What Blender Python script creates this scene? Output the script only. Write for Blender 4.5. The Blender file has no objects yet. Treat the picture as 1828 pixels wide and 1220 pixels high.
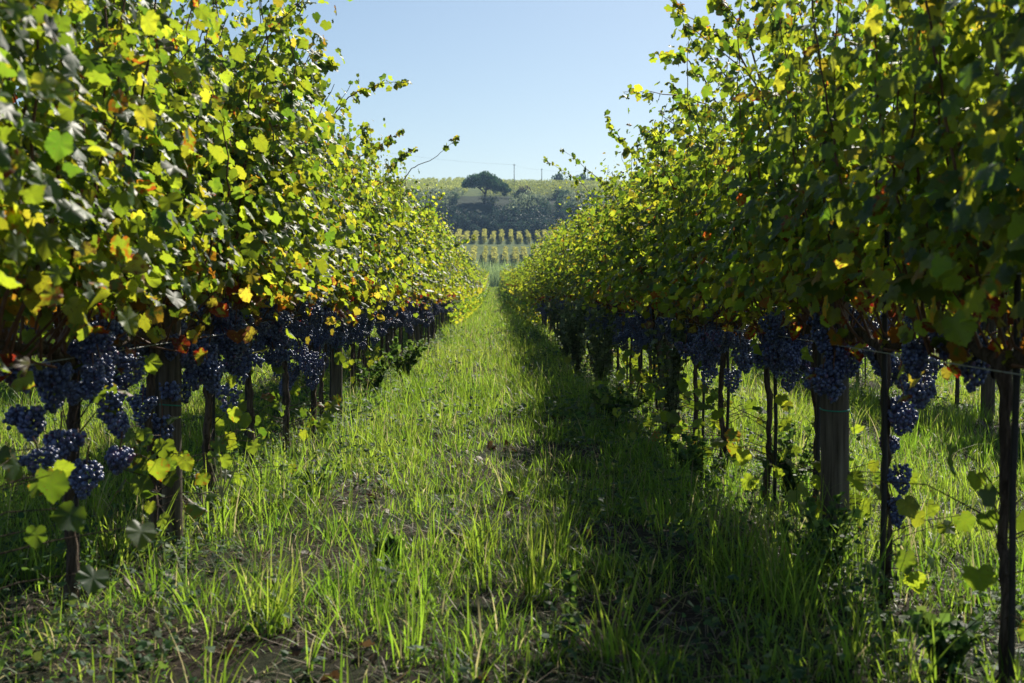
import bpy, math
import numpy as np
from mathutils import Vector
R = math.radians
rng = np.random.default_rng(7)
SC = bpy.context.scene
COL = SC.collection

# ------------------------------------------------------------------ camera, sky, sun, exposure
CAMH = 0.95
F = 2200.0                       # focal length in photo pixels (photo 1828 wide)
cd = bpy.data.cameras.new('camera'); cam = bpy.data.objects.new('camera', cd); COL.objects.link(cam)
cam.location = (0, 0, CAMH)
cam.rotation_euler = (R(90 - 2.21), 0, R(-0.81))
cd.sensor_width = 36.0; cd.lens = F / 1828 * 36.0
cd.clip_start = 0.05; cd.clip_end = 6000
cd.dof.use_dof = True; cd.dof.focus_distance = 9.0; cd.dof.aperture_fstop = 6.3
SC.camera = cam

SUN_EL, SUN_AZ = 39.0, 24.0      # azimuth to the right of the rows' direction (+Y)
w = bpy.data.worlds.new('World'); SC.world = w; w.use_nodes = True
nt = w.node_tree; nt.nodes.clear()
sky = nt.nodes.new('ShaderNodeTexSky'); sky.sky_type = 'NISHITA'; sky.sun_disc = False
sky.sun_elevation = R(SUN_EL); sky.sun_rotation = R(SUN_AZ)
sky.air_density = 1.0; sky.dust_density = 0.6; sky.ozone_density = 2.0; sky.altitude = 200
bg = nt.nodes.new('ShaderNodeBackground'); bg.inputs[1].default_value = 0.08
wo = nt.nodes.new('ShaderNodeOutputWorld')
tn = nt.nodes.new('ShaderNodeMix'); tn.data_type = 'RGBA'; tn.blend_type = 'MULTIPLY'; tn.inputs[0].default_value = 1.0
tn.inputs[7].default_value = (.86, .86, .83, 1)
nt.links.new(sky.outputs[0], tn.inputs[6]); nt.links.new(tn.outputs[2], bg.inputs[0]); nt.links.new(bg.outputs[0], wo.inputs[0])
sl = bpy.data.lights.new('sun', 'SUN'); sun = bpy.data.objects.new('sun', sl); COL.objects.link(sun)
sl.energy = 5.0; sl.angle = R(0.53); sl.color = (1.0, 0.93, 0.80)
sd = Vector((math.sin(R(SUN_AZ)) * math.cos(R(SUN_EL)), math.cos(R(SUN_AZ)) * math.cos(R(SUN_EL)), math.sin(R(SUN_EL))))
sun.rotation_euler = sd.to_track_quat('Z', 'Y').to_euler(); sun.location = (5, 20, 30)
vs = SC.view_settings; vs.view_transform = 'Standard'; vs.look = 'None'; vs.exposure = 0.62; vs.gamma = 1.0
cy = SC.cycles
cy.max_bounces = 8; cy.diffuse_bounces = 3; cy.glossy_bounces = 2; cy.transmission_bounces = 6
cy.transparent_max_bounces = 4; cy.volume_bounces = 0
cy.caustics_reflective = False; cy.caustics_refractive = False
cy.sample_clamp_indirect = 4.0

# ------------------------------------------------------------------ helpers
class MB:
    """collects arrays of geometry, then links them as ONE mesh object"""
    def __init__(s): s.v = []; s.l = []; s.n = []; s.m = []; s.c = []; s.k = 0; s.sm = []; s.u = []
    def add(s, v, f, mat=0, col=None, smooth=False, uv=None):
        v = np.asarray(v, np.float32).reshape(-1, 3); f = np.asarray(f, np.int32)
        s.v.append(v); s.l.append((f + s.k).ravel()); s.n.append(np.full(len(f), f.shape[1], np.int32))
        s.m.append(np.full(len(f), mat, np.int32)); s.sm.append(np.full(len(f), smooth, bool))
        c = np.zeros((len(v), 4), np.float32)
        if col is not None: c[:] = col
        s.c.append(c); s.k += len(v)
        u = np.zeros((len(v), 3), np.float32); u[:, 1] = .01
        if uv is not None: u[:, :2] = uv
        s.u.append(u)
    def merge(s, o, mats, shift=(0, 0, 0), scale=1.0, flip=False):
        """append another builder (used for the merged far mass)"""
        v = np.concatenate(o.v) * scale
        if flip: v = v * np.array([-1, -1, 1], np.float32)
        s.v.append((v + np.array(shift, np.float32)).astype(np.float32))
        s.l.append(np.concatenate(o.l) + s.k); s.n.append(np.concatenate(o.n)); s.m.append(np.concatenate(o.m))
        s.sm.append(np.concatenate(o.sm)); s.c.append(np.concatenate(o.c)); s.u.append(np.concatenate(o.u)); s.k += len(v)
    def mesh(s, name, mats):
        me = bpy.data.meshes.new(name)
        v = np.concatenate(s.v); l = np.concatenate(s.l); n = np.concatenate(s.n)
        me.vertices.add(len(v)); me.vertices.foreach_set('co', v.ravel())
        me.loops.add(len(l)); me.loops.foreach_set('vertex_index', l)
        me.polygons.add(len(n)); st = np.zeros(len(n), np.int32); st[1:] = np.cumsum(n)[:-1]
        me.polygons.foreach_set('loop_start', st); me.polygons.foreach_set('loop_total', n)
        me.polygons.foreach_set('material_index', np.concatenate(s.m))
        me.polygons.foreach_set('use_smooth', np.concatenate(s.sm))
        for m in mats: me.materials.append(m)
        a = me.attributes.new('tint', 'FLOAT_COLOR', 'POINT'); a.data.foreach_set('color', np.concatenate(s.c).ravel())
        if s.u[0].shape[0] and any(q[:, 0].any() for q in s.u):
            a = me.attributes.new('leafxy', 'FLOAT_VECTOR', 'POINT'); a.data.foreach_set('vector', np.concatenate(s.u).ravel())
        me.update(calc_edges=True); me.validate()
        return me
    def build(s, name, mats, parent=None):
        if not isinstance(mats, (list, tuple)): mats = [mats]
        o = bpy.data.objects.new(name, s.mesh(name, mats)); COL.objects.link(o); o.parent = parent
        return o

def tag(o, label=None, cat=None, group=None, kind=None):
    if label and not 4 <= len(label.replace('-', ' ').split()) <= 16: print('LABEL LENGTH', len(label.replace('-', ' ').split()), label)
    for k, v in (('label', label), ('category', cat), ('group', group), ('kind', kind)):
        if v: o[k] = v
    return o
def empty(name, loc=(0, 0, 0), rz=0):
    o = bpy.data.objects.new(name, None); COL.objects.link(o); o.location = loc; o.rotation_euler = (0, 0, rz)
    o.empty_display_size = 0.1
    return o
def link_copy(o, parent=None):
    c = o.copy(); COL.objects.link(c); c.parent = parent
    return c
def norm(a): return a / (np.linalg.norm(a, axis=-1, keepdims=True) + 1e-9)

def tube(pts, rad, seg=8, jitter=0.0, cap=True, sq=None):
    pts = np.asarray(pts, float); rad = np.broadcast_to(np.asarray(rad, float), (len(pts),))
    t = norm(np.gradient(pts, axis=0)); up = np.array([0, 0, 1.0]) if abs(t[:, 2]).mean() < .8 else np.array([0, 1.0, 0])
    a = norm(np.cross(t, up)); b = np.cross(t, a)
    th = np.linspace(0, 2 * np.pi, seg, endpoint=False)
    r = rad[:, None] * (1 + jitter * rng.normal(0, 1, (len(pts), seg)))
    v = pts[:, None] + r[..., None] * (a[:, None] * np.cos(th)[None, :, None] + b[:, None] * np.sin(th)[None, :, None])
    v = v.reshape(-1, 3); n = len(pts)
    i, j = np.meshgrid(np.arange(n - 1), np.arange(seg), indexing='ij'); jn = (j + 1) % seg
    f = np.stack([i * seg + j, i * seg + jn, (i + 1) * seg + jn, (i + 1) * seg + j], -1).reshape(-1, 4)
    return v, f
def add_tube(mb, pts, rad, seg=8, jitter=0.0, mat=0, col=None, cap=True):
    v, f = tube(pts, rad, seg, jitter)
    mb.add(v, f, mat, col, True)
    if cap:
        n = len(pts)
        v2 = np.vstack([v[-seg:], np.asarray(pts[-1])[None]]); ff = [[k, (k + 1) % seg, seg] for k in range(seg)]
        mb.add(v2, ff, mat, col, False)

# smooth value noise on a lattice (for density of grass, ground swell)
_lat = np.random.default_rng(3).random((256, 256))
def vnoise(x, y, s=1.0, o=0):
    x = np.asarray(x) / s + 37.3 * (o + 1); y = np.asarray(y) / s + 91.7 * (o + 1)
    xi = np.floor(x).astype(int); yi = np.floor(y).astype(int); fx = x - xi; fy = y - yi
    fx = fx * fx * (3 - 2 * fx); fy = fy * fy * (3 - 2 * fy)
    g = lambda a, b: _lat[a % 256, b % 256]
    return (g(xi, yi) * (1 - fx) + g(xi + 1, yi) * fx) * (1 - fy) + (g(xi, yi + 1) * (1 - fx) + g(xi + 1, yi + 1) * fx) * fy

PROF = np.array([(-200, 0), (60, 0), (110, .55), (150, 1.65), (165, 1.6), (190, .6), (235, 1.4), (250, 2.7), (280, 6.9), (316, 11.6), (328, 14.3), (354, 17.6),
                 (360, 18.2), (390, 29.5), (420, 34.5), (470, 41.5), (520, 46.5), (600, 48), (900, 40), (1600, 20)], float)
def ground_z(x, y):
    x = np.asarray(x, float); y = np.asarray(y, float)
    z = np.interp(y, PROF[:, 0], PROF[:, 1])
    near = np.clip(1 - (y - 30) / 60, 0, 1)
    z = z + near * 0.035 * (vnoise(x, y, 0.55) - 0.5) + near * 0.02 * (vnoise(x, y, 0.2, 2) - 0.5)
    far = np.clip((y - 200) / 150, 0, 1)
    z = z + far * 3.0 * (vnoise(x, y, 70, 3) - 0.5) + np.clip((y - 400) / 80, 0, 1) * (-0.0012 * np.abs(x - 5) ** 1.3 - .00004 * (x - 5) ** 2)
    return z
def px(x, y, d):   # photo pixel at distance d -> point of the place
    return np.array([(x - 883) / F * d, d, CAMH + (525 - y) / F * d])

# ------------------------------------------------------------------ materials
def mat(name):
    m = bpy.data.materials.new(name); m.use_nodes = True; t = m.node_tree; t.nodes.clear()
    return m, t
def N(t, ty, **kw):
    n = t.nodes.new(ty)
    for k, v in kw.items(): setattr(n, k, v)
    return n
def ramp(t, stops, fac):
    r = N(t, 'ShaderNodeValToRGB'); e = r.color_ramp.elements
    e[0].position = stops[0][0]; e[0].color = (*stops[0][1], 1); e[1].position = stops[-1][0]; e[1].color = (*stops[-1][1], 1)
    for p, c in stops[1:-1]: x = e.new(p); x.color = (*c, 1)
    t.links.new(fac, r.inputs[0]); return r.outputs[0]
def math_(t, op, a, b=None, c=None, clamp=False):
    n = N(t, 'ShaderNodeMath', operation=op, use_clamp=clamp)
    for i, q in enumerate((a, b, c)):
        if q is None: continue
        if isinstance(q, (int, float)): n.inputs[i].default_value = q
        else: t.links.new(q, n.inputs[i])
    return n.outputs[0]
def mixc(t, fac, a, b, mode='MIX'):
    n = N(t, 'ShaderNodeMix', data_type='RGBA', blend_type=mode)
    for s, q in ((n.inputs[0], fac), (n.inputs[6], a), (n.inputs[7], b)):
        if isinstance(q, (int, float)): s.default_value = q
        elif isinstance(q, tuple): s.default_value = (*q, 1)
        else: t.links.new(q, s)
    return n.outputs[2]
def noise(t, scale, detail=3, vec=None, rough=.55):
    n = N(t, 'ShaderNodeTexNoise'); n.inputs['Scale'].default_value = scale; n.inputs['Detail'].default_value = detail
    n.inputs['Roughness'].default_value = rough
    if vec is not None: t.links.new(vec, n.inputs['Vector'])
    return n.outputs['Fac']
def coords(t, scale=(1, 1, 1)):
    tc = N(t, 'ShaderNodeTexCoord'); mp = N(t, 'ShaderNodeMapping'); mp.inputs['Scale'].default_value = scale
    t.links.new(tc.outputs['Object'], mp.inputs['Vector']); return mp.outputs[0]
def bump(t, h, strength=.5, dist=.01):
    b = N(t, 'ShaderNodeBump'); b.inputs['Strength'].default_value = strength; b.inputs['Distance'].default_value = dist
    t.links.new(h, b.inputs['Height']); return b.outputs[0]
def tint(t):
    a = N(t, 'ShaderNodeAttribute', attribute_name='tint'); s = N(t, 'ShaderNodeSeparateColor')
    t.links.new(a.outputs['Color'], s.inputs[0]); return s.outputs[0], s.outputs[1], s.outputs[2], a.outputs['Alpha']

def foliage_mat(name, refl, trans, back=None, autumn=False, tw=.5, rough=.45, spec=.5, nscale=25):
    """thin leaf: reflecting face + light passing through. tint = (hue, autumn, edge, value)"""
    m, t = mat(name); r, g, b, a = tint(t); v = coords(t)
    nz = noise(t, nscale, 2, v)
    hue = math_(t, 'ADD', r, math_(t, 'MULTIPLY', math_(t, 'SUBTRACT', nz, .5), .35), clamp=True)
    cr = ramp(t, refl, hue); ct = ramp(t, trans, hue)
    if back is not None:
        geo = N(t, 'ShaderNodeNewGeometry')
        cr = mixc(t, math_(t, 'MULTIPLY', geo.outputs['Backfacing'], .55), cr, back)
    if autumn:
        # pale veins fanning from the petiole
        la = N(t, 'ShaderNodeAttribute', attribute_name='leafxy'); sx = N(t, 'ShaderNodeSeparateXYZ'); t.links.new(la.outputs['Vector'], sx.inputs[0])
        ax = math_(t, 'ABSOLUTE', sx.outputs[0]); an = math_(t, 'ARCTAN2', ax, sx.outputs[1]); rr = math_(t, 'SQRT', math_(t, 'ADD', math_(t, 'MULTIPLY', ax, ax), math_(t, 'MULTIPLY', sx.outputs[1], sx.outputs[1])))
        fr = math_(t, 'ABSOLUTE', math_(t, 'SUBTRACT', math_(t, 'FRACT', math_(t, 'ADD', math_(t, 'DIVIDE', an, .66), .5)), .5))
        vd = math_(t, 'MULTIPLY', math_(t, 'MULTIPLY', fr, .66), rr)
        vein = math_(t, 'MULTIPLY', math_(t, 'SUBTRACT', 1, math_(t, 'DIVIDE', vd, .022), None, True), math_(t, 'GREATER_THAN', rr, .03))
        cr = mixc(t, math_(t, 'MULTIPLY', vein, .35), cr, (.22, .24, .10)); ct = mixc(t, math_(t, 'MULTIPLY', vein, .45), ct, (.22, .26, .04))
        # turning leaves: red, orange and brown creeping in from the margin
        k = math_(t, 'ADD', math_(t, 'MULTIPLY', math_(t, 'SUBTRACT', b, .62), .28), math_(t, 'MULTIPLY', math_(t, 'SUBTRACT', noise(t, 60, 3, v), .5), 1.2))
        k = math_(t, 'ADD', k, math_(t, 'SUBTRACT', g, .62)); k = math_(t, 'MULTIPLY', k, 5, clamp=True)
        sp = math_(t, 'MULTIPLY', math_(t, 'SUBTRACT', noise(t, 150, 1, v), .70), 14, clamp=True); k0 = k
        cra = ramp(t, [(0, (.30, .17, .02)), (.35, (.28, .10, .02)), (.6, (.24, .05, .015)), (.8, (.16, .02, .012)), (1, (.09, .045, .02))], r)
        cta = ramp(t, [(0, (.60, .36, .03)), (.35, (.62, .24, .02)), (.6, (.58, .12, .02)), (.8, (.40, .03, .015)), (1, (.16, .07, .03))], r)
        cr = mixc(t, k, cr, cra); ct = mixc(t, k, ct, cta); cr = mixc(t, sp, cr, (.10, .05, .02)); ct = mixc(t, sp, ct, (.18, .08, .02))
    cr = mixc(t, 1.0, cr, N2rgb(t, math_(t, 'MULTIPLY_ADD', a, 1.1, .45)), 'MULTIPLY')
    ct = mixc(t, 1.0, ct, N2rgb(t, math_(t, 'MULTIPLY_ADD', a, .9, .55)), 'MULTIPLY')
    p = N(t, 'ShaderNodeBsdfPrincipled'); p.inputs['Roughness'].default_value = rough
    p.inputs['Specular IOR Level'].default_value = spec; t.links.new(cr, p.inputs['Base Color'])
    if autumn or nscale > 20: t.links.new(bump(t, nz, .35, .004), p.inputs['Normal'])
    tr = N(t, 'ShaderNodeBsdfTranslucent'); t.links.new(ct, tr.inputs[0])
    mx = N(t, 'ShaderNodeMixShader'); mx.inputs[0].default_value = tw
    t.links.new(p.outputs[0], mx.inputs[1]); t.links.new(tr.outputs[0], mx.inputs[2])
    o = N(t, 'ShaderNodeOutputMaterial'); t.links.new(mx.outputs[0], o.inputs[0]); return m
def N2rgb(t, val):
    c = N(t, 'ShaderNodeCombineColor')
    for i in range(3): t.links.new(val, c.inputs[i])
    return c.outputs[0]
def solid_mat(name, stops, scale=(1, 1, 1), nsc=8, rough=.8, bs=.6, bd=.01, spec=.3, usetint=False):
    m, t = mat(name); v = coords(t, scale); nz = noise(t, nsc, 5, v, .65)
    f = nz
    if usetint: f = math_(t, 'ADD', nz, math_(t, 'SUBTRACT', tint(t)[0], .5), clamp=True)
    c = ramp(t, stops, f)
    p = N(t, 'ShaderNodeBsdfPrincipled'); p.inputs['Roughness'].default_value = rough; p.inputs['Specular IOR Level'].default_value = spec
    t.links.new(c, p.inputs['Base Color']); t.links.new(bump(t, nz, bs, bd), p.inputs['Normal'])
    o = N(t, 'ShaderNodeOutputMaterial'); t.links.new(p.outputs[0], o.inputs[0]); return m

M = {}
M['leaf'] = foliage_mat('vine_leaf',
    [(0, (.014, .050, .032)), (.45, (.034, .088, .036)), (.8, (.10, .15, .025)), (1, (.20, .19, .03))],
    [(0, (.15, .30, .02)), (.45, (.47, .60, .03)), (.8, (.70, .69, .035)), (1, (.78, .62, .05))],
    back=(.10, .14, .10), autumn=True, tw=.53, rough=.5, spec=.48)
M['grass'] = foliage_mat('grass_blade',
    [(0, (.025, .075, .018)), (.5, (.055, .13, .025)), (.85, (.11, .17, .04)), (1, (.28, .24, .12))],
    [(0, (.12, .34, .02)), (.5, (.33, .52, .04)), (.85, (.50, .60, .07)), (1, (.55, .48, .24))],
    tw=.52, rough=.48, spec=.35, nscale=6)
M['weed'] = foliage_mat('weed_leaf',
    [(0, (.02, .055, .03)), (.5, (.05, .11, .04)), (1, (.12, .16, .06))],
    [(0, (.09, .20, .03)), (.5, (.20, .34, .05)), (1, (.36, .42, .08))], tw=.4, rough=.6, spec=.25, nscale=12)
M['sage'] = foliage_mat('pale_weed_leaf',
    [(0, (.07, .10, .06)), (.5, (.12, .15, .09)), (1, (.2, .22, .14))],
    [(0, (.18, .26, .10)), (.5, (.26, .34, .14)), (1, (.38, .42, .2))], tw=.4, rough=.5, nscale=12)
M['litter'] = foliage_mat('dry_litter',
    [(0, (.06, .035, .02)), (.5, (.14, .09, .05)), (1, (.32, .25, .15))],
    [(0, (.10, .05, .02)), (.5, (.2, .12, .05)), (1, (.34, .26, .14))], tw=.25, rough=.6, nscale=12)
M['bark'] = solid_mat('vine_bark', [(.2, (.010, .007, .006)), (.45, (.085, .058, .042)), (.75, (.25, .18, .135))], (1, 1, .10), 85, .9, 1.0, .03)
M['cane'] = solid_mat('cane_bark', [(.2, (.07, .03, .018)), (.55, (.17, .08, .045)), (.85, (.28, .17, .10))], (1, 1, .3), 40, .6, .4, .004)
M['post'] = solid_mat('weathered_post', [(.32, (.02, .015, .011)), (.44, (.085, .066, .048)), (.75, (.21, .175, .135))], (1, 1, .05), 55, .85, .8, .008)
M['stake'] = solid_mat('dark_stake', [(.3, (.008, .008, .009)), (.7, (.025, .022, .02))], (1, 1, 1), 30, .55, .3, .003, .4)
M['wire'] = solid_mat('galvanised_wire', [(.3, (.25, .25, .25)), (.7, (.5, .5, .5))], (1, 1, 1), 20, .4, .1, .001, .6)
M['tie'] = solid_mat('green_tie', [(.3, (.02, .22, .14)), (.7, (.05, .35, .24))], (1, 1, 1), 20, .4, .1, .001)
M['pine_bark'] = solid_mat('pine_bark', [(.3, (.05, .035, .028)), (.7, (.12, .08, .06))], (1, 1, .4), 2, .9)
M['pole'] = solid_mat('pole_wood', [(.3, (.10, .09, .08)), (.7, (.17, .15, .14))], (1, 1, .2), 2, .8)
def grape_mat():
    m, t = mat('grape_skin'); r, g, b, a = tint(t); v = coords(t)
    base = ramp(t, [(0, (.006, .008, .028)), (.75, (.014, .012, .045)), (.93, (.05, .012, .04)), (1, (.16, .02, .05))], r)
    nz = noise(t, 90, 3, v)
    bloom = math_(t, 'MULTIPLY', math_(t, 'MULTIPLY_ADD', nz, 2.6, -.78, True), math_(t, 'MULTIPLY_ADD', g, .6, .35))
    c = mixc(t, bloom, base, (.22, .29, .60))
    p = N(t, 'ShaderNodeBsdfPrincipled'); t.links.new(c, p.inputs['Base Color'])
    p.inputs['Roughness'].default_value = .33; p.inputs['Specular IOR Level'].default_value = .5
    o = N(t, 'ShaderNodeOutputMaterial'); t.links.new(p.outputs[0], o.inputs[0]); return m
M['grape'] = grape_mat()
def ground_mat():
    m, t = mat('vineyard_soil'); v = coords(t)
    n1 = noise(t, 1.3, 4, v); n2 = noise(t, 35, 6, v, .7)
    soil = ramp(t, [(.25, (.010, .007, .005)), (.5, (.028, .019, .013)), (.78, (.085, .06, .042))], n2)
    moss = ramp(t, [(.3, (.008, .018, .006)), (.7, (.025, .045, .014))], n2)
    k = math_(t, 'MULTIPLY_ADD', n1, 5, -2.3, True)
    c = mixc(t, k, soil, moss)
    p = N(t, 'ShaderNodeBsdfPrincipled'); p.inputs['Roughness'].default_value = .95; p.inputs['Specular IOR Level'].default_value = .15
    t.links.new(c, p.inputs['Base Color']); t.links.new(bump(t, n2, 1, .03), p.inputs['Normal'])
    o = N(t, 'ShaderNodeOutputMaterial'); t.links.new(p.outputs[0], o.inputs[0]); return m
M['ground'] = ground_mat()
M['meadow'] = solid_mat('hill_grass', [(.25, (.05, .08, .025)), (.5, (.09, .13, .035)), (.75, (.15, .17, .06))], (1, 1, 1), .35, .95, 1, .5, .1)
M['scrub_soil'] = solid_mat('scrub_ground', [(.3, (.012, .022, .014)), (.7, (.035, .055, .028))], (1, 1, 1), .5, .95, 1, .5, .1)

# ------------------------------------------------------------------ ground: one sheet to the horizon
def build_ground():
    xs = np.unique(np.concatenate([np.linspace(-8, 8, 161), np.linspace(-60, 60, 61), np.linspace(-300, 300, 61), np.linspace(-1500, 1500, 31)]))
    ys = np.unique(np.concatenate([np.linspace(0, 20, 201), np.linspace(20, 120, 101), np.linspace(-200, 0, 11), np.linspace(120, 620, 126), np.linspace(620, 1600, 30)]))
    X, Y = np.meshgrid(xs, ys); Z = ground_z(X, Y)
    v = np.stack([X, Y, Z], -1).reshape(-1, 3); nx, ny = len(xs), len(ys)
    i, j = np.meshgrid(np.arange(ny - 1), np.arange(nx - 1), indexing='ij')
    f = np.stack([i * nx + j, i * nx + j + 1, (i + 1) * nx + j + 1, (i + 1) * nx + j], -1).reshape(-1, 4)
    yc = (ys[i] + ys[i + 1]).ravel() / 2
    mb = MB(); mb.add(v, f, 0, None, True)
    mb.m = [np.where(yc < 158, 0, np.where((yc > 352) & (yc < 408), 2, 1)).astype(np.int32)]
    tag(mb.build('ground', [M['ground'], M['meadow'], M['scrub_soil']]), kind='structure')
build_ground()

# ------------------------------------------------------------------ leaves
def leaf_template(lod):
    if lod == 0:
        h = [(0, 0), (.10, -.12), (.22, -.17), (.33, -.10), (.38, -.11), (.46, .05), (.43, .12), (.49, .17), (.46, .25), (.54, .33), (.50, .40), (.54, .47), (.45, .55),
             (.42, .62), (.34, .61), (.33, .69), (.24, .74), (.19, .83), (.10, .85), (0, .97)]
    elif lod == 1:
        h = [(0, 0), (.22, -.17), (.40, -.08), (.47, .12), (.43, .22), (.54, .40), (.45, .58), (.33, .59), (.24, .77), (0, .96)]
    elif lod == 2:
        h = [(0, -.1), (.42, -.05), (.52, .4), (.28, .62), (0, .95)]
    else:
        h = [(0, -.1), (.5, .35), (0, .95)]
    h = np.array(h); mir = h[1:-1][::-1] * [-1, 1]
    out = np.vstack([h, mir]); n = len(out)
    if lod <= 1:
        v = np.vstack([[0, .3], out]); f = np.array([[0, 1 + i, 1 + (i + 1) % n] for i in range(n)])
        e = np.concatenate([[0.], np.full(n, 1.)]); e[1] = .3
    else:
        v = out
        f = np.array([[0, i, i + 1] for i in range(1, n - 1)]); e = np.full(n, .75)
    return v - [0, 0], f, e
LT = {i: leaf_template(i) for i in range(4)}
def add_leaves(mb, pos, nrm, tip, size, col, lod=0, mat=0, curl=.5):
    """pos: petiole joint; nrm: face normal; tip: direction of the leaf tip"""
    T, Fc, E = LT[lod]; n = len(pos); k = len(T)
    nrm = norm(nrm); y = norm(tip - nrm * (tip * nrm).sum(1, keepdims=True)); x = np.cross(y, nrm)
    c1 = rng.normal(-.45, .5, n) * curl; c2 = rng.normal(-.25, .35, n) * curl; ph = rng.random(n) * 6.28
    tx, ty = T[:, 0], T[:, 1]
    wav = .055 * np.sin(9 * tx[None] + ph[:, None]) * np.abs(T).sum(1)[None] + .05 * np.sin(13 * ty[None] + 2 * ph[:, None]) * (np.abs(tx) > .2)[None]
    tz = c1[:, None] * (tx ** 2)[None] * 1.6 + c2[:, None] * ((ty - .1) ** 2)[None] + wav * (1 if lod < 2 else .3)
    sx = rng.uniform(.85, 1.15, n)
    v = pos[:, None] + size[:, None, None] * ((tx[None] * sx[:, None])[..., None] * x[:, None] + ty[None, :, None] * y[:, None] + tz[..., None] * nrm[:, None])
    f = (Fc[None] + (np.arange(n) * k)[:, None, None]).reshape(-1, 3)
    c = np.empty((n, k, 4), np.float32); c[..., 0] = col[:, 0, None]; c[..., 1] = col[:, 1, None]; c[..., 2] = E[None]; c[..., 3] = col[:, 2, None]
    mb.add(v.reshape(-1, 3), f, mat, c.reshape(-1, 4), lod < 2, np.tile(T, (n, 1)) if lod < 2 else None)

def leaf_cols(pos, autumn=0.0):
    n = len(pos); r = np.clip(rng.normal(.37, .24, n), 0, 1)
    low = np.clip((1.25 - pos[:, 2]) / .4, 0, 1)
    g = rng.beta(1.2, 3.3, n) * .97 + .42 * low * rng.random(n) + autumn * rng.random(n)
    r = np.clip(r + .18 * low + (g > .5) * rng.uniform(-.3, .45, n), 0, 1)
    return np.stack([r, g, rng.random(n)], 1)

# ------------------------------------------------------------------ grape bunches
def ico(sub):
    import bmesh
    b = bmesh.new(); bmesh.ops.create_icosphere(b, subdivisions=sub, radius=1); b.verts.ensure_lookup_table()
    v = np.array([q.co[:] for q in b.verts]); f = np.array([[q.index for q in p.verts] for p in b.faces]); b.free(); return v, f
ICO = {1: ico(1), 2: ico(2)}
def bunch_points(L, W, br, n):
    pts = []; tries = 0; f1, f2 = rng.uniform(4, 11), rng.random() * 6; wing = rng.random() < .5; wa = rng.random() * 6.28
    lump = lambda t: 1 + .18 * math.sin(f1 * t + f2)
    while len(pts) < n and tries < n * 60:
        tries += 1; t = rng.random() ** .8
        prof = W * (1 - t) ** .5 * (0.6 + .4 * min(1, t * 5 + .25)) * lump(t)
        a = rng.random() * 6.283; q = prof * (1 - .35 * rng.random() ** 2.5)
        p = np.array([q * math.cos(a), q * math.sin(a), -.02 - t * L])
        if wing and rng.random() < .28: p = np.array([math.cos(wa), math.sin(wa), 0]) * W * 1.1 + np.array([0, 0, -.02 - .25 * L]) + rng.normal(0, .35, 3) * W * [.7, .7, .6]
        if all(((p - o) ** 2).sum() > (1.55 * br) ** 2 for o in pts): pts.append(p)
    return np.array(pts)
def add_bunch(mb, at, L, W, br, n, sub, red=0.0, stem=True, matg=0, mats=1):
    p = bunch_points(L, W, br, n) ; k = len(p); V, Fc = ICO[sub]
    s = br * rng.uniform(.82, 1.12, k)
    v = (p[:, None] + V[None] * s[:, None, None] + np.asarray(at)[None, None]).reshape(-1, 3)
    f = (Fc[None] + (np.arange(k) * len(V))[:, None, None]).reshape(-1, 3)
    r = rng.random(k) * .85; r = np.where(rng.random(k) < .05 + red, rng.uniform(.88, 1, k), r)
    c = np.stack([r, rng.random(k), np.zeros(k), np.zeros(k)], 1)
    mb.add(v, f, matg, np.repeat(c, len(V), 0), sub > 1 or True)
    if stem:
        add_tube(mb, [np.asarray(at) + [0, 0, .035], np.asarray(at) + [.003, 0, 0], np.asarray(at) + [0, 0, -L * .7]], [.0028, .0026, .0016], 5, 0, mats)
BUNCH0, BUNCH1 = [], []
for i in range(14):
    mb = MB(); add_bunch(mb, (0, 0, 0), rng.uniform(.075, .145), rng.uniform(.040, .062), .0084, int(rng.uniform(70, 130)), 2, .3 if i in (4, 9) else 0)
    BUNCH0.append(mb.mesh('grape_bunch', [M['grape'], M['cane']]))
for i in range(6):
    mb = MB(); add_bunch(mb, (0, 0, 0), rng.uniform(.08, .14), rng.uniform(.042, .06), .0098, 65, 1)
    BUNCH1.append(mb.mesh('grape_bunch', [M['grape'], M['cane']]))

# ------------------------------------------------------------------ the grapevine
def trunk_mb(lod):
    mb = MB(); seg = 10 if lod == 0 else 6
    z = np.linspace(-.08, .80, 26 if lod == 0 else 6); n = len(z)
    wx = np.cumsum(rng.normal(0, .009, n)) * (.6 if n > 10 else 1); wy = np.cumsum(rng.normal(0, .012, n)) * (.6 if n > 10 else 1); wx -= np.linspace(0, wx[-1], n); wy -= np.linspace(0, wy[-1], n)
    bow = math.sin(rng.random() * 6) * .05; q = np.sin(np.linspace(0, math.pi, n))
    rad = np.interp(z, [-.08, .05, .3, .7, .8], [.030, .020, .0135, .0145, .024])
    add_tube(mb, np.stack([wx + bow * .4 * q, wy + bow * q, z], 1), rad, seg + 4, .13, 0)
    for s in (-1, 1):
        m = 7; yy = np.linspace(0, .44, m)
        add_tube(mb, np.stack([rng.normal(0, .008, m), s * yy, .79 + .035 * np.sin(yy * 6) + rng.normal(0, .006, m)], 1), np.linspace(.022, .011, m), seg - 2, .12, 0)
    return mb
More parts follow.
